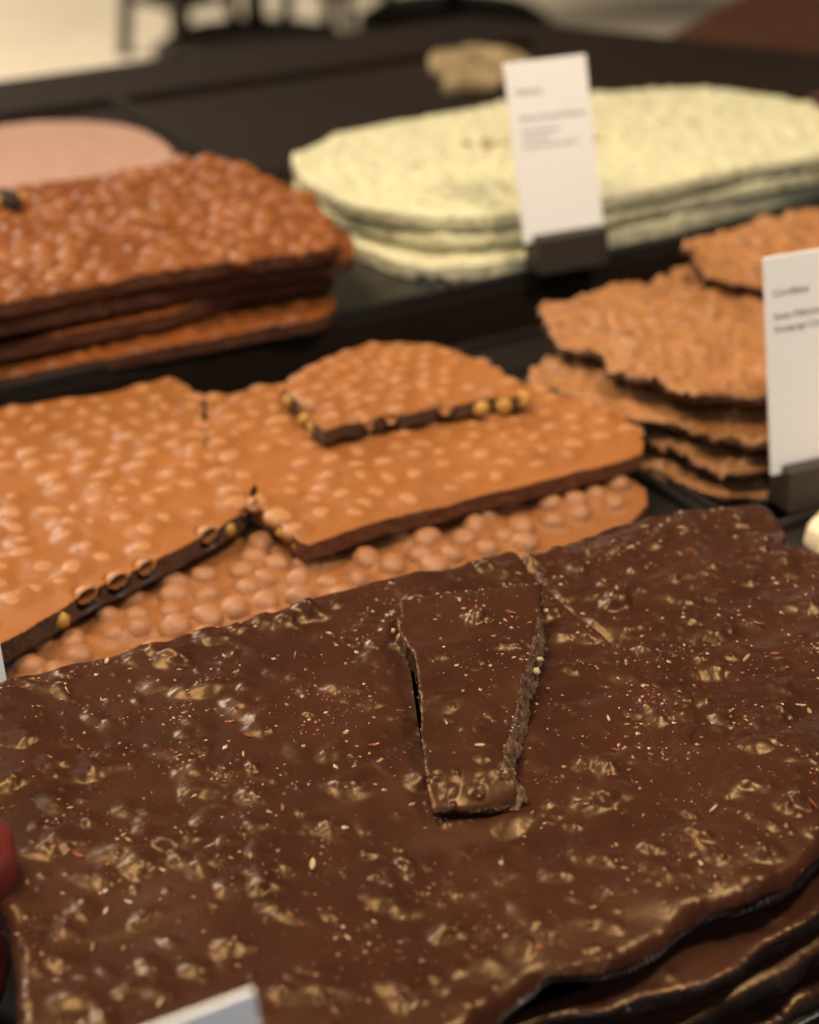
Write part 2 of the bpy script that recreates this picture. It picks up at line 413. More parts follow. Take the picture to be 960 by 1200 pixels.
# plan outlines of the slabs, centimetres on the counter
O = {
  'A': [(14.29, 64.91), (16.18, 64.7), (17.68, 64.43), (20.02, 64.15), (23.62, 63.71), (27.39, 63.33), (31.48, 63.28), (32.96, 63.41), (35.68, 63.09), (39.24, 62.39), (42.06, 61.98), (43.58, 61.66), (43.64, 60.3), (43.15, 57.83), (42.97, 55.87), (43.15, 53.05), (43.59, 50.2), (43.42, 48.01), (44.29, 44.97), (44.88, 42.08), (45.66, 39.55), (44.81, 37.7), (40.97, 36.14), (38.25, 35.5), (36.6, 35.66), (34.54, 35.98), (32.41, 35.56), (30.11, 35.57), (27.72, 36.42), (25.36, 35.71), (23.52, 35.58), (21.56, 35.73), (19.04, 36.52), (15.61, 37.89), (12.3, 39.36), (10.39, 40.53), (10.41, 42.03), (11.18, 44.31), (11.92, 46.81), (12.46, 49.68), (12.16, 52.71), (11.55, 56.14), (12.03, 61.21)],
  'B': [(43.66, 60.33), (44.93, 60.63), (47.0, 61.03), (49.15, 61.32), (51.95, 61.26), (54.38, 60.67), (56.86, 59.38), (57.9, 58.17), (57.76, 56.7), (57.01, 55.42), (56.33, 54.68), (56.82, 54.06), (57.57, 52.68), (56.49, 48.9), (52.76, 44.09), (49.16, 40.8), (46.01, 39.15), (44.43, 39.77), (43.61, 41.73), (42.91, 44.48), (42.23, 47.56), (42.77, 49.97), (43.06, 53.12), (42.87, 55.94), (43.13, 57.95)],
  'piece': [(35.33, 58.43), (36.91, 57.91), (38.85, 57.18), (40.63, 56.55), (41.81, 56.11), (41.03, 55.21), (39.82, 53.72), (38.34, 52.08), (37.14, 50.78), (36.37, 50.07), (35.64, 49.14), (34.56, 48.02), (33.81, 47.19), (32.92, 46.33), (32.31, 45.55), (32.2, 45.02), (32.51, 45.03), (32.45, 44.64), (32.04, 44.15), (31.04, 44.44), (29.84, 44.79), (28.83, 45.22), (29.01, 45.84), (29.58, 47.0), (30.39, 48.58), (31.63, 50.7), (32.7, 52.71), (33.28, 53.95), (33.53, 54.86), (33.74, 55.73), (33.95, 56.45), (34.33, 57.09), (34.81, 57.49)],
  'M1': [(25.43, 96.46), (27.54, 96.2), (28.8, 96.62), (31.01, 96.47), (33.16, 96.08), (35.81, 95.39), (38.24, 95.49), (40.18, 95.75), (40.06, 93.89), (40.17, 91.78), (38.69, 87.9), (37.58, 85.06), (36.9, 81.08), (36.64, 77.24), (35.72, 76.37), (34.25, 75.64), (32.9, 75.21), (30.39, 74.19), (27.57, 73.37), (24.87, 72.59), (22.64, 71.61), (20.97, 70.75), (19.48, 70.28), (17.61, 69.83), (15.86, 69.6)],
  'M2': [(40.79, 91.69), (43.15, 91.65), (46.02, 91.17), (51.1, 92.2), (55.79, 91.04), (58.95, 87.39), (59.7, 82.46), (61.58, 78.48), (61.93, 74.95), (60.85, 71.88), (59.84, 70.85), (58.79, 70.68), (53.38, 70.84), (48.89, 71.32), (47.5, 71.43), (46.22, 71.24), (44.91, 71.44), (42.29, 71.75), (39.43, 71.54), (37.31, 71.38), (37.09, 71.95), (37.0, 73.37), (37.1, 75.4), (36.63, 77.12), (36.76, 81.03), (37.8, 85.18), (39.05, 87.8)],
  'M3': [(44.45, 87.85), (45.35, 88.86), (47.66, 90.01), (50.37, 90.85), (52.72, 91.29), (54.73, 90.41), (56.21, 88.98), (56.97, 87.32), (57.22, 84.82), (57.55, 82.34), (57.77, 80.16), (56.85, 79.03), (55.46, 79.27), (53.95, 79.9), (52.7, 79.92), (51.14, 80.43), (49.21, 80.3), (47.81, 81.01), (46.36, 80.61), (45.2, 81.18), (43.64, 81.02), (43.78, 82.34), (44.06, 84.18), (44.2, 85.88)],
  'M0n': [(20.96, 70.58), (23.3, 70.29), (23.65, 71.65), (26.1, 72.86), (27.42, 72.18), (25.7, 71.19), (28.03, 74.05), (30.0, 73.15), (29.16, 71.74), (28.58, 70.03), (32.2, 74.01), (31.44, 71.96), (30.48, 70.09), (32.07, 70.04), (34.2, 73.46), (34.89, 71.91), (33.76, 69.85), (36.58, 75.76), (35.41, 74.34), (36.41, 70.98), (35.6, 69.28), (37.63, 69.79), (22.26, 72.3), (33.82, 70.13), (36.28, 70.97), (37.65, 69.69), (39.11, 69.34), (40.58, 70.9), (41.51, 69.58), (43.45, 69.67), (44.68, 71.18), (44.87, 68.68), (46.46, 69.97), (46.98, 68.27), (48.7, 69.02), (50.15, 69.55), (47.92, 71.04), (53.23, 70.99), (53.91, 69.27), (56.32, 70.76), (56.65, 69.23), (58.17, 70.99), (35.33, 69.2)],
  'R1': [(65.47, 89.15), (67.23, 90.18), (69.05, 90.43), (72.05, 91.6), (73.8, 91.35), (75.52, 91.54), (76.09, 90.77), (79.07, 91.48), (80.78, 91.08), (80.28, 89.04), (84.01, 89.54), (87.91, 88.24), (90.14, 84.27), (88.57, 78.46), (83.78, 73.01), (78.11, 69.73), (73.85, 69.18), (71.3, 69.52), (69.34, 70.87), (67.3, 72.12), (65.45, 74.02), (64.8, 76.61), (64.25, 78.55), (64.09, 79.96), (64.82, 82.02), (64.05, 83.35), (63.7, 84.79), (64.3, 87.1)],
  'R0': [(80.3, 91.26), (82.53, 93.04), (84.78, 93.51), (87.14, 93.48), (89.35, 92.85), (92.61, 93.04), (95.2, 92.44), (95.82, 89.36), (91.93, 83.69), (85.82, 80.09), (81.91, 81.09), (79.96, 82.88), (78.97, 84.89), (78.48, 86.62), (78.83, 88.91)],
  'R2': [(60.66, 83.64), (64.74, 86.59), (67.97, 86.04), (78.05, 79.86), (82.9, 73.37), (78.74, 67.79), (73.19, 66.71), (67.85, 68.56), (66.42, 70.86), (64.96, 73.22), (63.01, 75.9), (62.12, 79.21), (61.2, 81.69)],
  'R3': [(61.51, 82.97), (65.98, 85.19), (78.0, 79.55), (82.9, 71.48), (77.52, 65.55), (72.57, 65.76), (67.43, 68.22), (65.35, 70.18), (64.25, 72.97), (63.97, 76.06), (62.8, 79.04), (61.68, 81.28)],
  'R4': [(63.16, 81.25), (70.52, 83.23), (82.68, 75.78), (78.77, 65.71), (72.06, 64.97), (67.32, 67.47), (65.98, 69.1), (64.16, 71.85), (63.46, 74.38), (63.12, 77.49)],
  'W1': [(63.73, 122.58), (65.57, 124.66), (68.35, 126.27), (71.35, 127.87), (75.94, 128.29), (82.32, 128.4), (89.79, 128.36), (97.73, 127.13), (103.53, 125.44), (109.28, 122.29), (111.92, 118.06), (113.01, 112.36), (111.56, 105.48), (107.68, 101.56), (102.23, 101.01), (95.04, 101.41), (87.56, 101.08), (80.73, 101.1), (74.45, 101.47), (70.18, 102.15), (66.66, 103.84), (64.33, 106.22), (62.6, 109.71), (62.1, 113.54), (62.2, 117.95)],
  'W2': [(63.17, 121.33), (71.39, 127.98), (98.34, 126.5), (114.49, 114.83), (112.67, 104.25), (106.7, 100.32), (102.56, 101.13), (87.92, 101.34), (80.96, 101.27), (74.33, 101.21), (67.65, 102.96), (64.75, 105.66), (63.3, 109.64), (62.01, 114.14)],
  'W3': [(64.42, 116.41), (74.35, 125.64), (97.01, 124.61), (114.06, 114.15), (112.16, 102.47), (103.86, 102.27), (87.96, 101.22), (80.91, 101.07), (73.51, 99.97), (67.79, 100.79), (64.21, 102.32), (62.74, 106.12), (62.48, 110.92)],
  'B1': [(34.45, 121.76), (38.9, 123.18), (43.01, 123.2), (47.07, 122.8), (52.87, 122.74), (55.97, 121.39), (57.49, 119.09), (57.94, 114.83), (58.17, 110.38), (57.06, 104.4), (55.78, 100.74), (54.32, 98.87), (51.55, 98.72), (48.65, 99.48), (42.63, 100.2), (36.66, 100.46), (30.85, 100.41), (27.49, 100.39)],
  'B2': [(33.36, 118.94), (44.93, 121.3), (57.16, 116.34), (58.6, 105.28), (56.87, 99.76), (54.96, 98.85), (53.1, 99.18), (48.85, 99.98), (42.46, 100.02), (36.38, 100.07), (30.58, 100.11), (27.19, 100.0)],
  'B3': [(32.94, 118.33), (44.39, 120.38), (57.05, 116.28), (56.38, 103.96), (54.74, 100.37), (49.33, 101.09), (42.21, 99.76), (36.15, 99.91), (30.36, 100.05), (26.97, 100.0)],
  'B4': [(32.36, 117.17), (44.41, 120.78), (56.66, 115.65), (55.56, 101.93), (53.47, 98.28), (50.31, 97.95), (47.86, 98.34), (41.58, 98.6), (35.74, 99.26), (29.99, 99.5), (26.61, 99.5)],
}

# ============================================================ the setting
def prism(name, poly, z0, z1, m):
    n = len(poly)
    V = [(x, y, z0) for x, y in poly] + [(x, y, z1) for x, y in poly]
    F = [np.array([[i, (i+1) % n, n+(i+1) % n, n+i]]) for i in range(n)]
    F += [np.arange(n)[::-1][None], (n+np.arange(n))[None]]
    return np_mesh(name, np.array(V), F, [m], smooth=False)
structure(link('floor', prism('floor', [(-3, -3), (9, -3), (9, 12), (-3, 12)], -0.95, -0.90, M['floor'])))
structure(link('counter_top', prism('counter_top', [(-0.7, -0.25), (1.75, -0.25), (1.75, 0.985), (-0.7, 0.985)], -0.90, -0.003, M['counter'])))
structure(link('counter_step', prism('counter_step', [(-0.7, 0.987), (1.68, 0.987), (1.426, 1.427), (1.19, 1.80), (-0.7, 1.787)], -0.90, 0.042, M['counter'])))

# trays -----------------------------------------------------------------
def tray(x0, x1, y0, y1, z, label, m='black'):
    t = thing('display_tray', label, 'tray', (x0, y0, z), 0, 'black lacquer display trays')
    w, d, k, h = x1-x0, y1-y0, 0.005, 0.011
    link('tray_floor', box_mesh('tray_floor', k+.0005, w-k-.0005, k+.0005, d-k-.0005, 0, 0.004, M[m]), t)
    for a in ((0, w, 0, k), (0, w, d-k, d), (0, k, k+.0003, d-k-.0003), (w-k, w, k+.0003, d-k-.0003)):
        link('rim', box_mesh('rim', *a, 0, h, M[m], 0.0012), t)
    return t
tray(0.112, 0.632, 0.335, 0.650, 0.0, 'black tray under the stack of dark chocolate slabs')
tray(0.636, 1.156, 0.335, 0.650, 0.0, 'black tray holding the cream coated slab')
tray(-0.412, 0.108, 0.335, 0.650, 0.0, 'black tray under the red candied fruit')
tray(0.112, 0.632, 0.670, 0.980, 0.0, 'black tray under the milk chocolate hazelnut slabs')
tray(0.636, 1.156, 0.670, 0.980, 0.0, 'black tray under the stack of cornflake chocolate')
tray(0.122, 0.642, 0.990, 1.305, 0.042, 'black tray under the reddish brown nut slab stack')
tray(0.646, 1.166, 0.990, 1.305, 0.042, 'black tray under the pale pistachio slab stack')
tray(1.170, 1.600, 0.990, 1.200, 0.042, 'black tray under the dark berry slab', 'counter')
tray(0.122, 0.642, 1.315, 1.630, 0.042, 'black tray under the smooth pink slab', 'counter')
tray(0.646, 1.166, 1.315, 1.630, 0.042, 'black tray under the broken beige wafer pieces', 'counter')

# ============================================================ dark chocolate stack
def dark_relief(S, seed, lumps, fixed=(), n_pim=500, base_seed=None):
    bs = seed if base_seed is None else base_seed
    r = np.random.default_rng(seed)
    a = math.radians(-8)
    u = S.X*math.cos(a) + S.Y*math.sin(a); v = -S.X*math.sin(a) + S.Y*math.cos(a)
    v = v + 0.012*fbm(u*9 + bs, v*9, 2)
    S.H += 0.0042*fbm(u*9 + bs, v*26, 2) + 0.0007*fbm(u*24, v*60 + bs, 2)
    S.H += 0.0017*np.sin(2*math.pi*v/0.034 + 4*fbm(u*7 + bs, v*7, 2))*np.clip(fbm(u*8, v*12 + bs, 2) + 0.45, 0, 1)
    rid = fbm(u*5 + 3*bs, v*22 + bs, 2)
    S.H += 0.0014*np.exp(-(rid/0.12)**2)*np.clip(fbm(S.X*14, S.Y*14 + bs, 2) + 0.15, 0, 1)
    ext0, ext1 = S.poly.min(0), S.poly.max(0)
    for k in range(lumps):
        x, y = ext0 + (ext1-ext0)*r.random(2)
        rad = 0.0034 + 0.0058*r.random()**1.8
        S.bump(x, y, rad*(1.1 + 0.8*r.random()), rad, a + r.normal()*0.8, rad*(0.13 + 0.15*r.random()), 0.38, 1.8, 'add')
        if r.random() < 0.30:                      # a chip edge showing through the coat
            S.bump(x + r.normal()*rad*0.25, y + r.normal()*rad*0.25, rad*0.55, rad*0.32, r.random()*3, rad*0.09, 0.6, 1.0)
    for (x, y) in fixed:
        x /= 100; y /= 100
        S.bump(x, y, 0.013, 0.009, a, 0.0014, 0.3, 1.8)
        for k in range(4):
            rad = 0.0032 + 0.0028*r.random()
            S.bump(x + r.normal()*0.0055, y + r.normal()*0.0045, rad*1.4, rad, r.random()*3, 0.0008 + 0.0009*r.random(), 0.4, 1.3)
    for k in range(n_pim):
        x, y = ext0 + (ext1-ext0)*r.random(2)
        rad = 0.0008 + 0.0012*r.random()
        S.bump(x, y, rad*1.4, rad, r.random()*3, rad*0.38, 0.5, 1.2)

def crumbs_on(S, seed, n, parent, base, mats, smin=0.00020, smax=0.0010):
    r = np.random.default_rng(seed); items = []
    mn, mx = S.poly.min(0), S.poly.max(0)
    cl = mn + (mx-mn)*r.random((max(4, n//25), 2))
    while len(items) < n:
        if r.random() < 0.6: x, y = cl[r.integers(len(cl))] + r.normal(size=2)*0.006
        else: x, y = mn + (mx-mn)*r.random(2)
        i = int((x-S.mn[0])/S.res); j = int((y-S.mn[1])/S.res)
        if not (0 <= i < S.nx and 0 <= j < S.ny) or not S.used[i, j] or S.D[i, j] < 0.002: continue
        sz = smin + (smax-smin)*r.random()**4
        V = speck(r, x, y, float(S.top(x, y)) - sz*0.15, sz, 1 + 1.4*r.random()**2)
        items.append((V, OCT_F, int(r.choice(len(mats), p=[.50, .36, .14]))))
    o = link('crumbs', merge_chips('crumbs', items, mats, base), parent); o['kind'] = 'stuff'
    return o
CR = [M['crumb_tan'], M['crumb_red'], M['crumb_white']]
FLAKES = [chip_mesh('flake', 40+k, 0.0052 + 0.0012*(k % 3), 0.0016 + 0.0006*(k % 2), 0.0005, CR[k % 3], 0.12) for k in range(6)]
def flakes_on(S, seed, n, parent, base, spots=()):
    r = np.random.default_rng(seed); c = 0
    mn, mx = S.poly.min(0), S.poly.max(0)
    while c < n:
        x, y = mn + (mx-mn)*r.random(2)
        i = int((x-S.mn[0])/S.res); j = int((y-S.mn[1])/S.res)
        if not S.used[i, j] or S.D[i, j] < 0.006: continue
        o = link('flake', FLAKES[r.integers(6)], parent, (x-base[0], y-base[1], float(S.top(x, y))-base[2]+0.0001))
        o.rotation_euler = (r.normal()*0.12, r.normal()*0.12, r.random()*6.28)
        k = 0.45 + 0.5*r.random(); o.scale = (k*(0.6 + 0.7*r.random()), k*(0.5 + 1.0*r.random()), k); c += 1

def slab_thing(S, name, label, cat, mats, group=None, **kw):
    c = S.poly.mean(0); base = (float(c[0]), float(c[1]), S.z0)
    t = thing(name, label, cat, base, 0, group)
    body = link('chocolate_body', S.mesh('chocolate_body', mats, base, **kw), t)
    return t, body, base

# lower slabs of the dark stack
low = {
 'A2': ([(23.95, 36.22), (27.71, 35.82), (30.01, 35.05), (32.22, 34.7), (34.92, 34.28), (36.76, 34.65), (40.16, 34.96), (43.29, 35.82), (46.55, 37.63), (52.5, 42.3), (56.0, 48.0), (57.0, 53.5), (54.5, 58.5), (50, 60.2), (43, 60.4), (32, 62.2), (20, 63.0), (14.5, 63.3), (13.2, 58), (13.4, 51), (12.0, 45), (12.2, 40.5), (17, 38.1)], .038, .050, 'dark chocolate slab lying directly under the broken top layer'),
 'A3': ([(27.6, 35.55), (31.42, 34.43), (34.97, 34.27), (37.98, 34.28), (41.47, 34.64), (45.95, 35.78), (52.5, 40.5), (56.5, 47.0), (57.5, 53.5), (54.5, 58), (50, 59.6), (32, 61.6), (15, 62.8), (13.5, 51), (12.5, 42), (18, 38.3)], .022, .034, 'dark chocolate slab third from the top of the dark stack'),
 'A4': ([(29.74, 35.17), (34.23, 34.16), (37.06, 33.97), (39.87, 34.12), (43.82, 34.81), (48.15, 36.13), (54, 40.5), (57.5, 47.0), (58.5, 53.5), (55, 58), (50, 59.6), (32, 61.6), (15, 62.8), (13.5, 51), (12.5, 42), (19, 38.0)], .0042, .017, 'dark chocolate slab resting on the tray, bottom of the dark stack'),
}
for k, (n, (ol, z0, z1, lab)) in enumerate(low.items()):
    S = Slab(ol, z0, z1, 0.0016, 0.0016, 60, 5+k)
    dark_relief(S, 21+k, 130, n_pim=150)
    S.finish_height(0.0025)
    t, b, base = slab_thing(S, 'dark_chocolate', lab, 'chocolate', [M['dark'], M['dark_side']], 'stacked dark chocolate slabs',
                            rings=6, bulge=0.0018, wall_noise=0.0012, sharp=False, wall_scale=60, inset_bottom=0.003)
    if k == 0: crumbs_on(S, 3, 150, t, base, CR)

FIX = [(24.1, 63.0), (25.1, 61.7), (15.9, 51.9), (24.0, 52.5), (32.6, 61.9), (41.4, 61.0), (37.5, 38.7), (35.1, 39.2), (26.7, 43.8), (36.8, 45.0),
       (42.0, 38.7), (42.5, 55.9), (20.0, 48.2), (37.0, 39.6), (16.8, 59.7), (22.1, 52.3), (19.3, 56.4), (34.9, 43.1)]
SA = Slab(O['A'], 0.0575, 0.070, 0.0008, 0.0009, 90, 3, reach=0.026)
SA.H -= 0.0042*np.clip(1-SA.D/0.025, 0, 1)**1.7*np.clip((0.405-SA.Y)/0.012, 0, 1)*np.clip((SA.X-0.16)/0.05, 0, 1)
dark_relief(SA, 7, 500, FIX, 600)
FRACT = [(43.6, 61.6), (43.6, 60.3), (43.1, 57.8), (43.0, 55.9), (43.1, 53.0), (43.6, 50.2), (43.4, 48.0), (44.3, 45), (44.9, 42.1)]
SA.finish_height(0.0060, FRACT)
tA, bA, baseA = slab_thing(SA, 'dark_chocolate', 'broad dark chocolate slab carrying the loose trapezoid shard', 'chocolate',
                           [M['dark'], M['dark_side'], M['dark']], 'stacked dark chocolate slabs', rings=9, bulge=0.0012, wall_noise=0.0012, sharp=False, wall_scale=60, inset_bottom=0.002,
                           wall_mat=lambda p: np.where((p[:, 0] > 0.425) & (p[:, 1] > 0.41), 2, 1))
crumbs_on(SA, 4, 2400, tA, baseA, CR)
flakes_on(SA, 5, 50, tA, baseA)
SB = Slab(O['B'], 0.0572, 0.0697, 0.0009, 0.0009, 90, 8)
dark_relief(SB, 17, 380, [(45.9, 55.7), (50.8, 55.1), (54.8, 55.7), (47, 50)], 300, 7)
near = np.zeros(SB.X.shape, bool)
for (x, y) in FRACT: near |= np.hypot(SB.X-x/100, SB.Y-y/100) < 0.022
SB.H = np.where(near, SB.H - 0.0022*np.clip(1-SB.D/0.0050, 0, 1), SB.H)
SB.finish_height(0.003, FRACT)
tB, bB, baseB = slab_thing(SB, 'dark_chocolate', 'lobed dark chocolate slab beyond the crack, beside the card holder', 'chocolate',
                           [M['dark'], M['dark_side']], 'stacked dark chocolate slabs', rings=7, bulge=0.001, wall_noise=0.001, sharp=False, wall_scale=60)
crumbs_on(SB, 6, 750, tB, baseB, CR)
flakes_on(SB, 9, 16, tB, baseB)

# the loose shard
SP = Slab(O['piece'], 0.0722, 0.0842, 0.0006, 0.0007, 260, 12, smooth=False)
dark_relief(SP, 31, 44, [(37.5, 55)], 130)
for (x, y, q) in ((30.2, 46.2, .006), (31.6, 45.6, .005), (29.8, 45.6, .004), (32.0, 46.4, .004), (30.9, 45.2, .004)): SP.bump(x/100, y/100, q*1.3, q, 0.3, 0.0012, 0.4, 1.4)
SP.H += 0.0022*np.clip((SP.Y-0.47)/0.11, 0, 1)
fa, fb = np.array([.2883, .4522]), np.array([.3204, .4415])
fd = fb-fa; fd /= np.linalg.norm(fd); fn = np.array([-fd[1], fd[0]])
dist = (SP.X-fa[0])*fn[0] + (SP.Y-fa[1])*fn[1]
dist = dist + 0.004*fbm(SP.X*45, SP.Y*45, 2)
SP.H -= 0.0092*np.clip(1-dist/0.022, 0, 1)**2
SP.finish_height(0.0013)
ax = np.array([.30, .44]); ad = np.array([.385, .57]) - ax; ad /= np.linalg.norm(ad)
def slantP(p, f):
    side = (p[:, 0]-ax[0])*ad[1] - (p[:, 1]-ax[1])*ad[0]
    al = (p[:, 0]-ax[0])*ad[0] + (p[:, 1]-ax[1])*ad[1]
    k = np.clip(side/0.012, 0, 1)*np.clip((al-0.008)/0.01, 0, 1)*np.clip((0.148-al)/0.01, 0, 1)
    return -0.0015*np.clip(-side/0.006, 0, 1)*f + k*0.0050*f**0.8 + k*0.0012*fbm(al*300, np.full_like(al, f*4), 2)
def wallP(p):
    side = (p[:, 0]-ax[0])*ad[1] - (p[:, 1]-ax[1])*ad[0]
    al = (p[:, 0]-ax[0])*ad[0] + (p[:, 1]-ax[1])*ad[1]
    lump = np.hypot(p[:, 0]-.3385, p[:, 1]-.562) < 0.008
    return np.where(((side > 0.004) & (al > 0.012) & (al < 0.152)) | lump, 1, 2)
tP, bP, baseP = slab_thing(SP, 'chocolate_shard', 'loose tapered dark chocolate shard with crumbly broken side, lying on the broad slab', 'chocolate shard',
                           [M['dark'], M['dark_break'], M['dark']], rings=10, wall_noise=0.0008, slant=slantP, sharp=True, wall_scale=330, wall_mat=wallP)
crumbs_on(SP, 14, 150, tP, baseP, CR)
flakes_on(SP, 15, 6, tP, baseP)
# pale nut bits bedded in the broken side
r = np.random.default_rng(8)
BITS = [lump_mesh('nut_bit', 70+k, M['crumb_white'] if k % 2 else M['crumb_tan'], 0.9, 1) for k in range(4)]
for (x, y, z, s) in [(34.05, 56.35, 8.0, .28), (34.2, 55.8, 7.8, .22), (33.9, 56.7, 8.2, .18), (37.9, 51.0, 7.8, .28), (38.5, 51.6, 7.9, .18), (41.2, 54.9, 7.9, .18)]:
    o = link('nut_bit', BITS[r.integers(4)], tP, (x/100-baseP[0], y/100-baseP[1], z/100-baseP[2]))
    o.rotation_euler = tuple(r.random(3)*6); o.scale = (s/100*.8, s/100, s/100*.7)
r = np.random.default_rng(9); items = []
rp = [(O['piece'][i], O['piece'][i+1]) for i in list(range(4, 17)) + [0, 1, 2, 3]]
for k in range(120):
    (a, b) = rp[r.integers(len(rp))]; f = r.random()
    x = (a[0]*(1-f)+b[0]*f)/100; y = (a[1]*(1-f)+b[1]*f)/100
    z = 0.0775 + 0.0070*r.random()
    if rp.index((a, b)) > 12: z = 0.0858  # pale crumbs along the back edge draw its thin lit line
    x += 0.004*(0.0832-z)/0.011*(1 if rp.index((a, b)) < 13 else 0) + r.normal()*0.0006; y -= 0.002*(0.0832-z)/0.011
    items.append((speck(r, x, y, z, 0.0002 + 0.0006*r.random()**2, 1.5), OCT_F, int(r.choice(3, p=[.4, .1, .5]))))
o = link('crumbs_and_lit_edge', merge_chips('crumbs_and_lit_edge', items, CR, baseP), tP); o['kind'] = 'stuff'

# ============================================================ milk chocolate hazelnut slabs
NUTS = [lump_mesh('hazelnut', 3+k, M['nut_low'], 0.22, 3) for k in range(4)]
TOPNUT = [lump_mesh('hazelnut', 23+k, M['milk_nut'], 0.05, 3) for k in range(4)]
KERN = [lump_mesh('kernel', 33+k, M['kernel'], 0.25, 2) for k in range(3)]
def nut_field(S, pts, rad, hmin, hmax, seed, parent_later):
    r = np.random.default_rng(seed); lst = []
    S.H += 0.0014*fbm(S.X*40, S.Y*40, 2)
    for (x, y) in pts:
        q = r.random(); ra = rad*(0.78 + 0.45*q); h = hmin + (hmax-hmin)*(0.5*q + 0.5*r.random())
        S.bump(x, y, ra*1.42, ra*1.36, r.random()*3, h, 0.08, 1.5)
        lst.append((x, y, ra, h))
    parent_later.extend(lst)
def set_nuts(S, lst, parent, base, meshes, seed, proud=0.0003):
    r = np.random.default_rng(seed)
    for (x, y, ra, h) in lst:
        zt = float(S.top(x, y)) + proud
        rz = min(ra*0.85, ra*ra*3.0*h/(1.42*ra)**2*1.18)
        o = link('hazelnut', meshes[r.integers(len(meshes))], parent, (x-base[0], y-base[1], zt-rz-base[2]))
        o.scale = (ra*(0.92 + 0.2*r.random()), ra*0.88, rz); o.rotation_euler = (0, 0, r.random()*6.28)

G = 'milk chocolate hazelnut slabs'
# bottom slab with whole coated nuts standing out
M0 = [(59.68, 70.03), (58.53, 68.42), (56.6, 67.35), (54.99, 66.65), (52.8, 66.5), (50.67, 66.6), (48.17, 66.9), (44.57, 67.0), (38, 67.0), (28, 67.3), (21.5, 68.2), (19.0, 70.2), (24, 76), (34, 82), (50, 84), (58, 78), (60, 73)]
S = Slab([(x*0.93 + 40*0.07, max(y, 67.9) + 1.2) for x, y in M0], 0.0042, 0.0128, 0.0025, 0.0008, 50, 4); S.finish_height(0.002)
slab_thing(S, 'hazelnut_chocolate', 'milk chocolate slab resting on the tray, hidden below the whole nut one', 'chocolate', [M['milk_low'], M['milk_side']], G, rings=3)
S = Slab(M0, 0.0135, 0.027, 0.0014, 0.0006, 50, 4, smooth=False)
S.H += 0.0012*fbm(S.X*35, S.Y*35, 2)
pts = [(x/100, y/100) for x, y in O['M0n']]
r = np.random.default_rng(77); keep = []
for p in pts:
    if all((p[0]-q[0])**2 + (p[1]-q[1])**2 > 0.0108**2 for q in keep): keep.append(p)
for p in poisson(S, 0.0128, 0.006, 1500, 5, lambda x, y: y < 0.745):
    if all((p[0]-q[0])**2 + (p[1]-q[1])**2 > 0.0125**2 for q in keep) and not (0.50 < p[0] < 0.57 and p[1] < 0.69): keep.append(p)
for p in keep: S.bump(p[0], p[1], 0.0135, 0.0130, 0, 0.0040, 0.1, 1.2)
S.finish_height(0.003)
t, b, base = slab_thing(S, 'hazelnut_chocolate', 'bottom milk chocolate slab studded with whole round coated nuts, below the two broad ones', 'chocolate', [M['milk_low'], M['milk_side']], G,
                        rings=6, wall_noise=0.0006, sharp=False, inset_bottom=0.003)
for (x, y) in keep:
    ra = 0.0084*(0.85 + 0.27*r.random())
    o = link('hazelnut', NUTS[r.integers(4)], t, (x-base[0], y-base[1], 0.0266 - base[2] + 0.0016*r.random()))
    o.scale = (ra*1.05, ra*0.97, ra*0.92); o.rotation_euler = (r.normal()*0.3, r.normal()*0.3, r.random()*6.28)

def milk_slab(key, z0, z1, label, seed, dmin, sockets=(), kernels=(), res=0.0012, rag=0.0010, rough_mats=None, keep=lambda x, y: True, nutr=0.0082, edge=0.0016, rs=140, sharp=True, margin=0.0012):
    S = Slab(O[key], z0, z1, res, rag, rs, seed, smooth=False)
    pts = poisson(S, dmin, margin, 2600, seed, lambda x, y: keep(x, y) and float(fbm(np.array([x*38]), np.array([y*38 + seed]), 2)[0]) > -0.32)
    lst = []; nut_field(S, pts, nutr, 0.0016, 0.0033, seed, lst)
    for (sx, sy, sz, sr) in sockets: S.bump(sx, sy, sr*0.92, sr*0.92, 0, -0.0065, 0, 0.5)
    S.finish_height(edge, [(40.2, 92), (38.8, 88), (37.6, 85), (37, 81.2), (36.8, 78.5)])
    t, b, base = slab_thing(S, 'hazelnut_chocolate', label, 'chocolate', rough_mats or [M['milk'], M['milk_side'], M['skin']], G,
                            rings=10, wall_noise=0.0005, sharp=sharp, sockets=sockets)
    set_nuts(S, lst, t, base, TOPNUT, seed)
    rr = np.random.default_rng(seed)
    for (x, y, z, s) in kernels:
        o = link('kernel', KERN[rr.integers(3)], t, (x/100-base[0], y/100-base[1], z/100-base[2]))
        o.scale = (s/100, s/100*.9, s/100*.85); o.rotation_euler = tuple(rr.random(3)*6)
    return t, S, base
def sk(l): return [(x/100, y/100, z/100, q/100) for x, y, z, q in l]
t_break, _s, b_break = milk_slab('M1', 0.0366, 0.0490, 'milk chocolate slab with scooped nut hollows along its broken front', 41, 0.0142,
          sk([(25.0, 72.75, 4.5, .80), (26.95, 73.3, 4.5, .78), (28.8, 73.9, 4.5, .70), (33.2, 75.45, 4.45, .78), (36.2, 76.9, 4.45, .7)]),
          [(23.25, 71.95, 4.2, .52), (34.7, 76.0, 4.2, .46), (36.95, 77.3, 4.6, .42), (39.0, 88.9, 4.75, .32)],
          rough_mats=[M['milk'], M['milk_break'], M['skin']], keep=lambda x, y: y > 0.7390 + (x-0.25)*0.30)
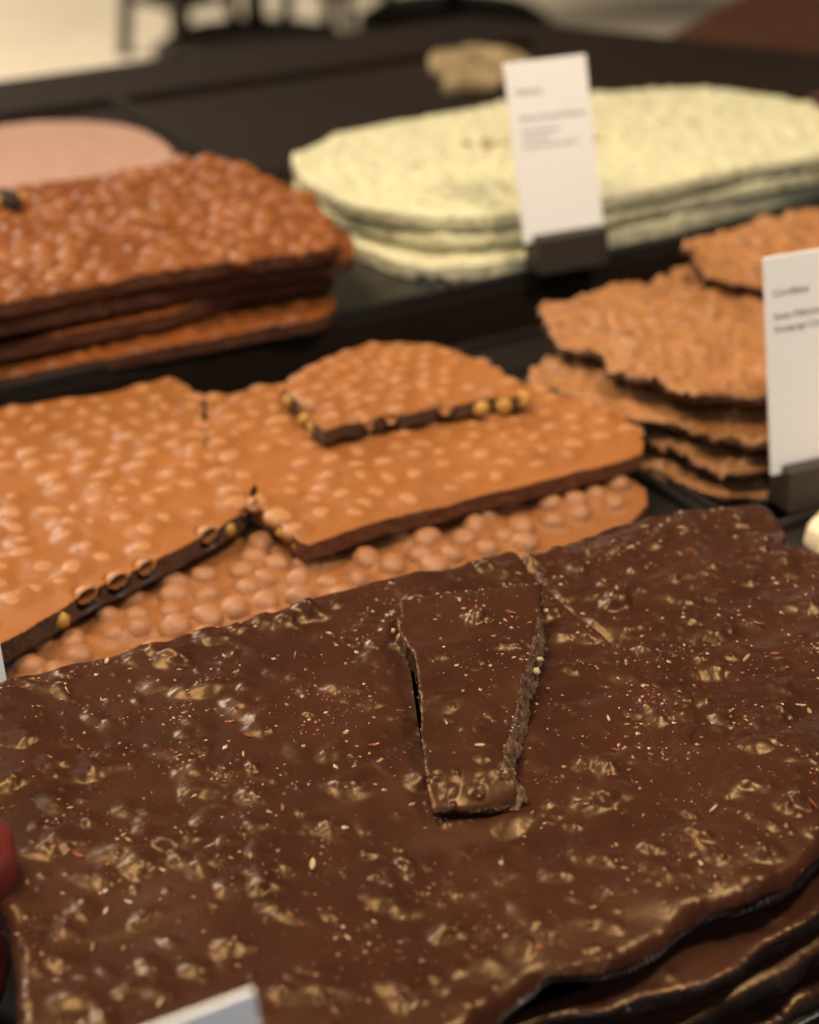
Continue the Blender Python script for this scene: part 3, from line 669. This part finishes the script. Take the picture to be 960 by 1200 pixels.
milk_slab('M2', 0.0366, 0.0473, 'widest milk chocolate slab with a clean cut front edge, under the small square piece', 43, 0.0140,
          (), [(37.15, 74.2, 4.2, .42), (37.2, 76.6, 4.5, .45), (37.3, 72.6, 4.1, .36), (37.35, 77.4, 4.75, .35)], rag=0.0007, rs=60, keep=lambda x, y: y > 0.7265 + 0.05*max(0, x-0.56))
milk_slab('M3', 0.0515, 0.0612, 'small square milk chocolate hazelnut piece on top of the wider slab', 47, 0.0132,
          sk([(46.6, 80.75, 5.5, .55), (48.2, 80.75, 5.5, .5), (51.8, 80.3, 5.5, .55), (44.2, 83.9, 5.4, .5)]),
          [(54.1, 79.75, 5.5, .6), (55.5, 79.3, 5.5, .62), (57.0, 79.25, 5.6, .62), (44.0, 83.0, 5.4, .5), (43.9, 84.2, 5.45, .45), (44.3, 86.8, 5.6, .45)], rough_mats=[M['milk'], M['milk_break'], M['skin']], nutr=0.0066, margin=0.0055)
def hollow_mesh():
    n, k = 20, 7; V = []; F = []
    for j in range(k+1):
        th = math.pi/2*j/k
        for i in range(n):
            q = 2*math.pi*i/n; V.append((math.cos(th)*math.cos(q), math.sin(th), math.cos(th)*math.sin(q)))
    V = np.array(V)
    for j in range(k):
        F.append(np.stack([j*n+np.arange(n), j*n+(np.arange(n)+1) % n, (j+1)*n+(np.arange(n)+1) % n, (j+1)*n+np.arange(n)], 1))
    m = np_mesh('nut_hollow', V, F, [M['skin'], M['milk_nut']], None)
    return m
HM = hollow_mesh()
for (x, y, z, s, rz) in [(25.0, 72.9, 4.35, .74, .3), (26.95, 73.45, 4.35, .72, .3), (28.8, 74.05, 4.35, .64, .35), (33.2, 75.6, 4.3, .70, .35)]:
    o = link('nut_hollow', HM, t_break, (x/100-b_break[0], y/100-b_break[1], z/100-b_break[2])); o.scale = (s/100,)*3; o.rotation_euler = (0.25, 0, rz)
    sd = o.modifiers.new('wall', 'SOLIDIFY'); sd.thickness = 0.09; sd.offset = 1; sd.material_offset_rim = 1; sd.material_offset = 1
# upright splinters where the two slabs broke apart
SPL = chip_mesh('splinter', 91, 0.011, 0.0035, 0.0012, M['skin'], 0.1)
for (x, y, z, rx, rz) in [(37.0, 77.6, 4.6, 1.2, 0.4), (37.3, 77.9, 4.7, 1.4, 1.3), (36.7, 76.9, 4.4, 1.0, 2.2), (38.9, 88.3, 4.55, 0.5, 1.3), (38.5, 87.0, 4.5, 0.3, 1.6), (38.2, 86.2, 4.5, 0.4, 1.2)]:
    o = link('splinter', SPL, t_break, (x/100-b_break[0], y/100-b_break[1], z/100+0.003-b_break[2])); o.rotation_euler = (0.3, rx, rz)

# ============================================================ cornflake stack
def corn_relief(S, seed, n):
    r = np.random.default_rng(seed)
    mn, mx = S.poly.min(0), S.poly.max(0)
    S.H += 0.0024*fbm(S.X*45, S.Y*45 + seed, 3)
    for k in range(n):
        x, y = mn + (mx-mn)*r.random(2); rad = 0.003 + 0.005*r.random()
        S.bump(x, y, rad*1.5, rad*0.8, r.random()*3.14, 0.0011 + 0.0022*r.random(), 0.75, 1.0)
    for k in range(n//9):
        x, y = mn + (mx-mn)*r.random(2); rad = 0.0018 + 0.002*r.random()
        S.bump(x, y, rad*1.5, rad, r.random()*3.14, -0.0045, 0.6, 0.7)
GC = 'cornflake chocolate rounds'
for key, z0, z1, lab, n in (('R4', .0042, .0125, 'ragged cornflake chocolate round resting on the tray, bottom of its stack', 260),
                            ('R3', .0185, .0275, 'ragged cornflake chocolate round second from the tray', 260),
                            ('R2', .0345, .044, 'ragged cornflake chocolate round right below the large top round', 260),
                            ('R1', .0530, .0630, 'large ragged cornflake chocolate round beside the white card, under the smaller round', 420),
                            ('R0', .0675, .0770, 'smaller cornflake chocolate round, topmost of the stack behind the card', 200)):
    S = Slab(O[key], z0, z1, 0.0013, 0.0120, 42, len(lab)); S.H += 0.006*fbm(S.X*12, S.Y*12 + n, 2)
    corn_relief(S, len(lab)+n, n); S.finish_height(0.003)
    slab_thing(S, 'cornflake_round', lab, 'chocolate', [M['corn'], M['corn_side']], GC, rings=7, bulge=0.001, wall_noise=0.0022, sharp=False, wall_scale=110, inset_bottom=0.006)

# ============================================================ brown nut slab stack
def nutty(S, seed, d, rad, h):
    r = np.random.default_rng(seed); S.H += 0.0015*fbm(S.X*40, S.Y*40 + seed, 2)
    for (x, y) in poisson(S, d, 0.003, 2600, seed):
        ra = rad*(0.7 + 0.6*r.random()); S.bump(x, y, ra*1.4, ra, r.random()*3, h*(0.4 + r.random()), 0.3, 1.4)
GB = 'reddish brown nut slabs'
for key, z0, z1, lab in (('B4', .0465, .058, 'reddish brown nut slab resting on its tray, bottom of that stack'),
                         ('B3', .063, .074, 'reddish brown nut slab second from the tray'),
                         ('B2', .079, .090, 'reddish brown nut slab just beneath the topmost one'),
                         ('B1', .0935, .1045, 'topmost reddish brown slab bristling with chopped nuts')):
    S = Slab([(x, y + (0.7 if key in ('B2', 'B3') and y < 103 else 0)) for x, y in O[key]], z0, z1, 0.0015, 0.0026, 60, len(lab))
    nutty(S, len(lab), 0.014, 0.0060, 0.0026); S.finish_height(0.003)
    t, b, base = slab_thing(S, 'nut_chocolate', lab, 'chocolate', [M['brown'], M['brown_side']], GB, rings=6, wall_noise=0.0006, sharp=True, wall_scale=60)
    if key == 'B1':
        BN = [lump_mesh('chopped_nut', 200+k, M['brown_nut'], 0.7, 2) for k in range(4)]
        rr = np.random.default_rng(66)
        for (x, y) in poisson(S, 0.0135, 0.002, 1500, 90, lambda x, y: float(fbm(np.array([x*22]), np.array([y*22]), 2)[0]) > -0.22):
            s = 0.0042 + 0.0040*rr.random()
            o = link('chopped_nut', BN[rr.integers(4)], t, (x-base[0], y-base[1], float(S.top(x, y))-base[2]-0.0018))
            o.scale = (s*1.4, s*1.1, s*0.75); o.rotation_euler = (0, 0, rr.random()*6.28)
t = thing('nut_cluster', 'small dark nut cluster lying on the reddish brown slab', 'nut cluster', (0.374, 1.185, 0.1060))
for k, (dx, dy, s, m) in enumerate([(0, 0, .010, 'skin'), (.011, -.004, .008, 'kernel'), (.003, -.011, .009, 'skin'), (-.009, -.006, .009, 'kernel')]):
    o = link('nut', lump_mesh('nut', 130+k, M[m], 0.4, 2), t, (dx, dy, s*0.7)); o.scale = (s, s*.8, s*.7)

# ============================================================ white pistachio stack
GW = 'pale pistachio slabs'
for key, z0, z1, lab in (('W3', .0465, .0590, 'pale pistachio slab resting on its tray, bottom of that stack'),
                         ('W2', .0650, .0735, 'pale pistachio slab between the topmost and the bottom one'),
                         ('W1', .0795, .090, 'topmost pale white chocolate slab with a row of pistachio bits')):
    S = Slab(O[key], z0, z1, 0.0016, 0.0020, 50, len(lab))
    nutty(S, len(lab)+3, 0.014, 0.0075, 0.0024); S.finish_height(0.003)
    t, b, base = slab_thing(S, 'pistachio_chocolate', lab, 'chocolate', [M['white'], M['white_side']], GW, rings=6, wall_noise=0.0004, sharp=True, wall_scale=80)
    r = np.random.default_rng(len(lab)); items = []
    mn, mx = S.poly.min(0), S.poly.max(0)
    per = S.poly
    for k in range(130):                                  # green bits showing in the cut edge
        p = per[r.integers(len(per))]
        items.append((speck(r, p[0], p[1], z0 + 0.002 + (z1-z0-0.004)*r.random(), 0.0010 + 0.0016*r.random(), 1.5), OCT_F, int(r.integers(2))))
    for k in range(260):                                  # and flecks on the face
        x, y = mn + (mx-mn)*r.random(2); i = int((x-S.mn[0])/S.res); j = int((y-S.mn[1])/S.res)
        if S.used[i, j] and S.D[i, j] > 0.004: items.append((speck(r, x, y, float(S.top(x, y)), 0.0006 + 0.0013*r.random(), 1.5), OCT_F, int(r.integers(2))))
    o = link('pistachio_bits', merge_chips('pistachio_bits', items, [M['pista'], M['crumb_tan']], base), t); o['kind'] = 'stuff'
    if key == 'W1':
        PB = [lump_mesh('pistachio_bit', 140+k, M['pista'] if k else M['crumb_tan'], 0.7, 1) for k in range(3)]
        for k in range(16):
            f = k/15
            x, y = (0.775 + 0.115*f + r.normal()*0.004, 1.185 - 0.052*f + r.normal()*0.006)
            o = link('pistachio_bit', PB[r.integers(3)], t, (x-base[0], y-base[1], float(S.top(x, y))-base[2]+0.0008))
            s = 0.0022 + 0.0022*r.random(); o.scale = (s*1.4, s, s); o.rotation_euler = (0, 0, r.random()*6)

# ============================================================ slabs further back
S = Slab([(46.54, 155.69), (49.97, 156.0), (53.86, 155.03), (58.03, 152.47), (60.22, 149.38), (60.98, 145.15), (60.59, 140.47), (58.5, 136), (52, 133.5), (40, 133), (28, 134), (25, 145), (32, 153), (40, 155)], 0.0465, 0.062, 0.002, 0.001, 40, 2)
S.H += 0.001*fbm(S.X*60, S.Y*60, 3); S.finish_height(0.005)
slab_thing(S, 'pink_chocolate', 'smooth pink chocolate slab behind the reddish brown stack', 'chocolate', [M['pink'], M['pink']], rings=5)
S = Slab([(118.5, 118.4), (119.5, 119.0), (123.45, 119.2), (130, 118), (133, 112), (128, 106), (121, 105), (118.5, 110)], 0.0465, 0.078, 0.0018, 0.002, 60, 3)
nutty(S, 5, 0.012, 0.005, 0.003); S.finish_height(0.004)
t, b, base = slab_thing(S, 'berry_chocolate', 'dark reddish slab with white bits beside the pale pistachio stack', 'chocolate', [M['berry'], M['berry']], rings=5)
for k in range(26):
    x, y = 1.19 + 0.11*random.random(), 1.075 + 0.105*random.random()
    if S.D[int((x-S.mn[0])/S.res), int((y-S.mn[1])/S.res)] < 0.004: continue
    o = link('white_bit', BITS[1], t, (x-base[0], y-base[1], float(S.top(x, y))-base[2])); s = 0.003 + 0.004*random.random(); o.scale = (s, s, s*.6)
for ol, lab in (([(x-3.2, y) for x, y in [(106.5, 162), (107.9, 159.5), (107.3, 155), (106.2, 150.5), (104, 147), (101, 148), (98.2, 148.4), (101.27, 152.6), (101.76, 156.7), (104, 160)]], 'pale beige wafer piece with a pointed tip behind the pistachio stack'),
                ([(x-3.2, y) for x, y in [(109.0, 161.5), (112.3, 160.8), (113, 154), (109.5, 149.5), (105.5, 147.6), (107.2, 151), (108.3, 155.5)]], 'pale beige wafer piece leaning toward the card, beside the pointed one')):
    S = Slab(ol, 0.0464, 0.056, 0.0018, 0.003, 60, 7); S.H += 0.006*fbm(S.X*35, S.Y*35, 3); S.finish_height(0.003)
    slab_thing(S, 'wafer_piece', lab, 'wafer', [M['shard'], M['shard']], rings=4)

# ============================================================ things cut by the frame
t = thing('candied_fruit', 'glossy red candied fruit at the edge of the dark slab', 'fruit', (0.113, 0.528, 0.004))
import bmesh
fm = lump_mesh('fruit_flesh', 160, M['fruit'], 0.35, 4)
o = link('fruit_flesh', fm, t, (0, 0, 0.046)); o.scale = (0.022, 0.032, 0.046); o.rotation_euler = (0.1, 0.25, 0.4)
o = link('stem_end', lump_mesh('stem_end', 161, M['crumb_tan'], 0.5, 2), t, (0.008, -0.006, 0.078)); o.scale = (0.006, 0.008, 0.004)
S = Slab([(65.6, 61.5), (66.2, 62.6), (68, 63.4), (73, 63.8), (84, 63), (88, 52), (82, 42), (70, 40), (66, 48), (65.3, 57)], 0.0042, 0.020, 0.0018, 0.002, 60, 5)
nutty(S, 9, 0.016, 0.007, 0.004); S.finish_height(0.005)
t, b, base = slab_thing(S, 'cream_chocolate', 'cream coated nut slab in the tray beside the dark stack', 'chocolate', [M['cream'], M['cream']], rings=5, bulge=0.002)
for (x, y, s) in ((66.9, 60.4, .85), (67.4, 58.4, .85), (68.9, 61.2, .9)):
    o = link('almond', lump_mesh('almond', int(x*10), M['cream'], 0.2, 3), t, (x/100-base[0], y/100-base[1], 0.022-base[2])); o.scale = (s/100*1.2, s/100, s/100*1.0)

# ============================================================ cards
def text_mesh(name, body, size, x, z, parent, m):
    cu = bpy.data.curves.new(name, 'FONT'); cu.body = body; cu.size = size; cu.extrude = 0.00005
    tmp = bpy.data.objects.new(name, cu); COL.objects.link(tmp)
    bpy.context.view_layer.update()
    dg = bpy.context.evaluated_depsgraph_get()
    me = bpy.data.meshes.new_from_object(tmp.evaluated_get(dg))
    bpy.data.objects.remove(tmp); bpy.data.curves.remove(cu)
    me.materials.clear(); me.materials.append(m)
    o = link(name, me, parent, (x, -0.0014, z)); o.rotation_euler = (math.pi/2, 0, 0)
    return o
def card(loc, rz, lean, lines, label, wd=0.069, ht=0.132, holder=True):
    """card stands on its holder; local x to the right, y to the back"""
    t = thing('price_card', label, 'sign', loc, math.radians(rz), 'white cards in dark holders')
    bd = link('card_board', box_mesh('card_board', 0, wd, -0.0012, 0.0012, 0, ht, M['card'], 0.0005), t, (0, 0, 0.022))
    bd.rotation_euler = (-math.radians(lean), 0, 0)
    for (nm, s, size, x, z) in lines: text_mesh(nm, s, size, x, z, bd, M['ink'])
    tl = math.tan(math.radians(lean))
    prof = [(-0.013, 0), (-0.0085, 0.026), (-0.0018 + 0.006*tl, 0.028), (-0.0022 - 0.001*tl, 0.0205), (0.0022, 0.0205), (0.0026 + 0.008*tl, 0.031), (0.0085, 0.030), (0.011, 0)]
    n = len(prof); x0, x1 = 0.0065, 0.0675
    V = [(x0, a, b) for a, b in prof] + [(x1, a, b) for a, b in prof]
    F = [np.array([[i, n+i, n+(i+1) % n, (i+1) % n]]) for i in range(n)] + [np.arange(n)[None], (n+np.arange(n))[::-1][None]]
    me = np_mesh('holder', np.array(V), F, [M['holder']], smooth=False)
    h = link('holder', me, t)
    bv = h.modifiers.new('edge', 'BEVEL'); bv.width = 0.0008; bv.segments = 2; bv.limit_method = 'ANGLE'
    return t
card((0.664, 0.6645, 0.0112), -7.5, 13.4, [('title', 'Cornflakes', 0.0058, 0.0052, 0.1085), ('text_line', 'Swiss Milkchocolate', 0.0056, 0.0052, 0.0945), ('text_line', 'Knusprige Cornflakes', 0.0056, 0.0052, 0.0870)],
     'white card with three grey lines beside the cornflake stack')
card((0.706, 0.988, 0.0535), -6.6, 18, [('title', 'Pistachio', 0.0062, 0.0070, 0.1080), ('text_line', 'White Chocolate Pistachio', 0.0052, 0.0070, 0.0890),
      ('text_line', 'Weisse Schokolade', 0.0040, 0.0075, 0.0800), ('text_line', 'Chocolat blanc', 0.0040, 0.0075, 0.0745), ('text_line', 'Cioccolato bianco pistacchio', 0.0040, 0.0075, 0.0690)],
     'white card with grey text in front of the pale pistachio stack')
card((0.0755, 0.288, 0.0), -3.0, 15, [], 'blank white card standing before the dark chocolate stack', ht=0.144)
card((0.1125, 0.6515, 0.0), -6, 14, [], 'bluish white card between the dark slab and the hazelnut slabs')

# ============================================================ behind the counter
def stool(x, y, rz, label, h=0.62, tilt=0.10):
    t = thing('stool', label, 'stool', (x, y, -0.90), rz, 'dark stools on the pale floor')
    for a in range(4):
        an = a*math.pi/2 + math.pi/4
        n = 10; V = []; F = []
        for k, (zz, rr) in enumerate(((0, 0.20), (h, 0.13))):
            for i in range(n):
                q = 2*math.pi*i/n; V.append((rr*math.cos(an)+0.024*math.cos(q), rr*math.sin(an)+0.024*math.sin(q), zz))
        F = [np.stack([np.arange(n), (np.arange(n)+1) % n, n+(np.arange(n)+1) % n, n+np.arange(n)], 1), np.arange(n)[::-1][None], (n+np.arange(n))[None]]
        link('leg', np_mesh('leg', np.array(V), F, [M['stool']]), t)
    ln = 0.20*1.414
    link('foot_ring', box_mesh('foot_ring', -0.12, 0.12, -0.13, 0.13, 0.18, 0.205, M['stool'], 0.008), t)
    n = 24
    q = np.arange(n)*2*math.pi/n
    V = np.concatenate([np.stack([rr*np.cos(q), rr*np.sin(q), np.full(n, zz)], 1) for zz, rr in ((h, 0.15), (h+.01, .175), (h+.045, .18), (h+.06, .15))])
    F = [np.stack([k*n+np.arange(n), k*n+(np.arange(n)+1) % n, (k+1)*n+(np.arange(n)+1) % n, (k+1)*n+np.arange(n)], 1) for k in range(3)] + [np.arange(n)[::-1][None], (3*n+np.arange(n))[None]]
    link('seat', np_mesh('seat', V, F, [M['stool']]), t)
    return t
def pedestal(x, y, label):
    t = thing('pedestal_table', label, 'table', (x, y, -0.90), 0, 'dark pedestal tables')
    n = 28; q = np.arange(n)*2*math.pi/n
    def lathe(nm, prof):
        V = np.concatenate([np.stack([rr*np.cos(q), rr*np.sin(q), np.full(n, zz)], 1) for rr, zz in prof])
        F = [np.stack([k*n+np.arange(n), k*n+(np.arange(n)+1) % n, (k+1)*n+(np.arange(n)+1) % n, (k+1)*n+np.arange(n)], 1) for k in range(len(prof)-1)] + [np.arange(n)[::-1][None], ((len(prof)-1)*n+np.arange(n))[None]]
        link(nm, np_mesh(nm, V, F, [M['stool']]), t)
    lathe('base', [(0.36, 0), (0.36, 0.03), (0.30, 0.07), (0.14, 0.085), (0.06, 0.09)])
    lathe('column', [(0.04, 0.0905), (0.035, 0.2), (0.035, 0.70)])
    lathe('table_top', [(0.28, 0.7005), (0.30, 0.71), (0.30, 0.73), (0.28, 0.74)])
stool(2.44, 5.50, 0.3, 'dark four legged stool on the pale floor, nearest the open floor patch')
pedestal(2.66, 5.36, 'dark round pedestal table beside the open floored stool')
stool(3.02, 5.42, 0.1, 'dark four legged stool between the two pedestal tables')
pedestal(3.50, 5.40, 'dark round pedestal table near the wooden cabinet')
t = thing('wooden_cabinet', 'reddish brown wooden cabinet behind the dark counter', 'cabinet', (1.27, 1.86, -0.90), math.radians(-59.3))
link('cabinet_body', box_mesh('cabinet_body', 0.06, 2.4, 0.05, 1.6, 0, 0.76, M['wood'], 0.01), t)
link('cabinet_top', box_mesh('cabinet_top', 0.04, 2.42, 0.03, 1.62, 0.7605, 0.79, M['wood'], 0.006), t)
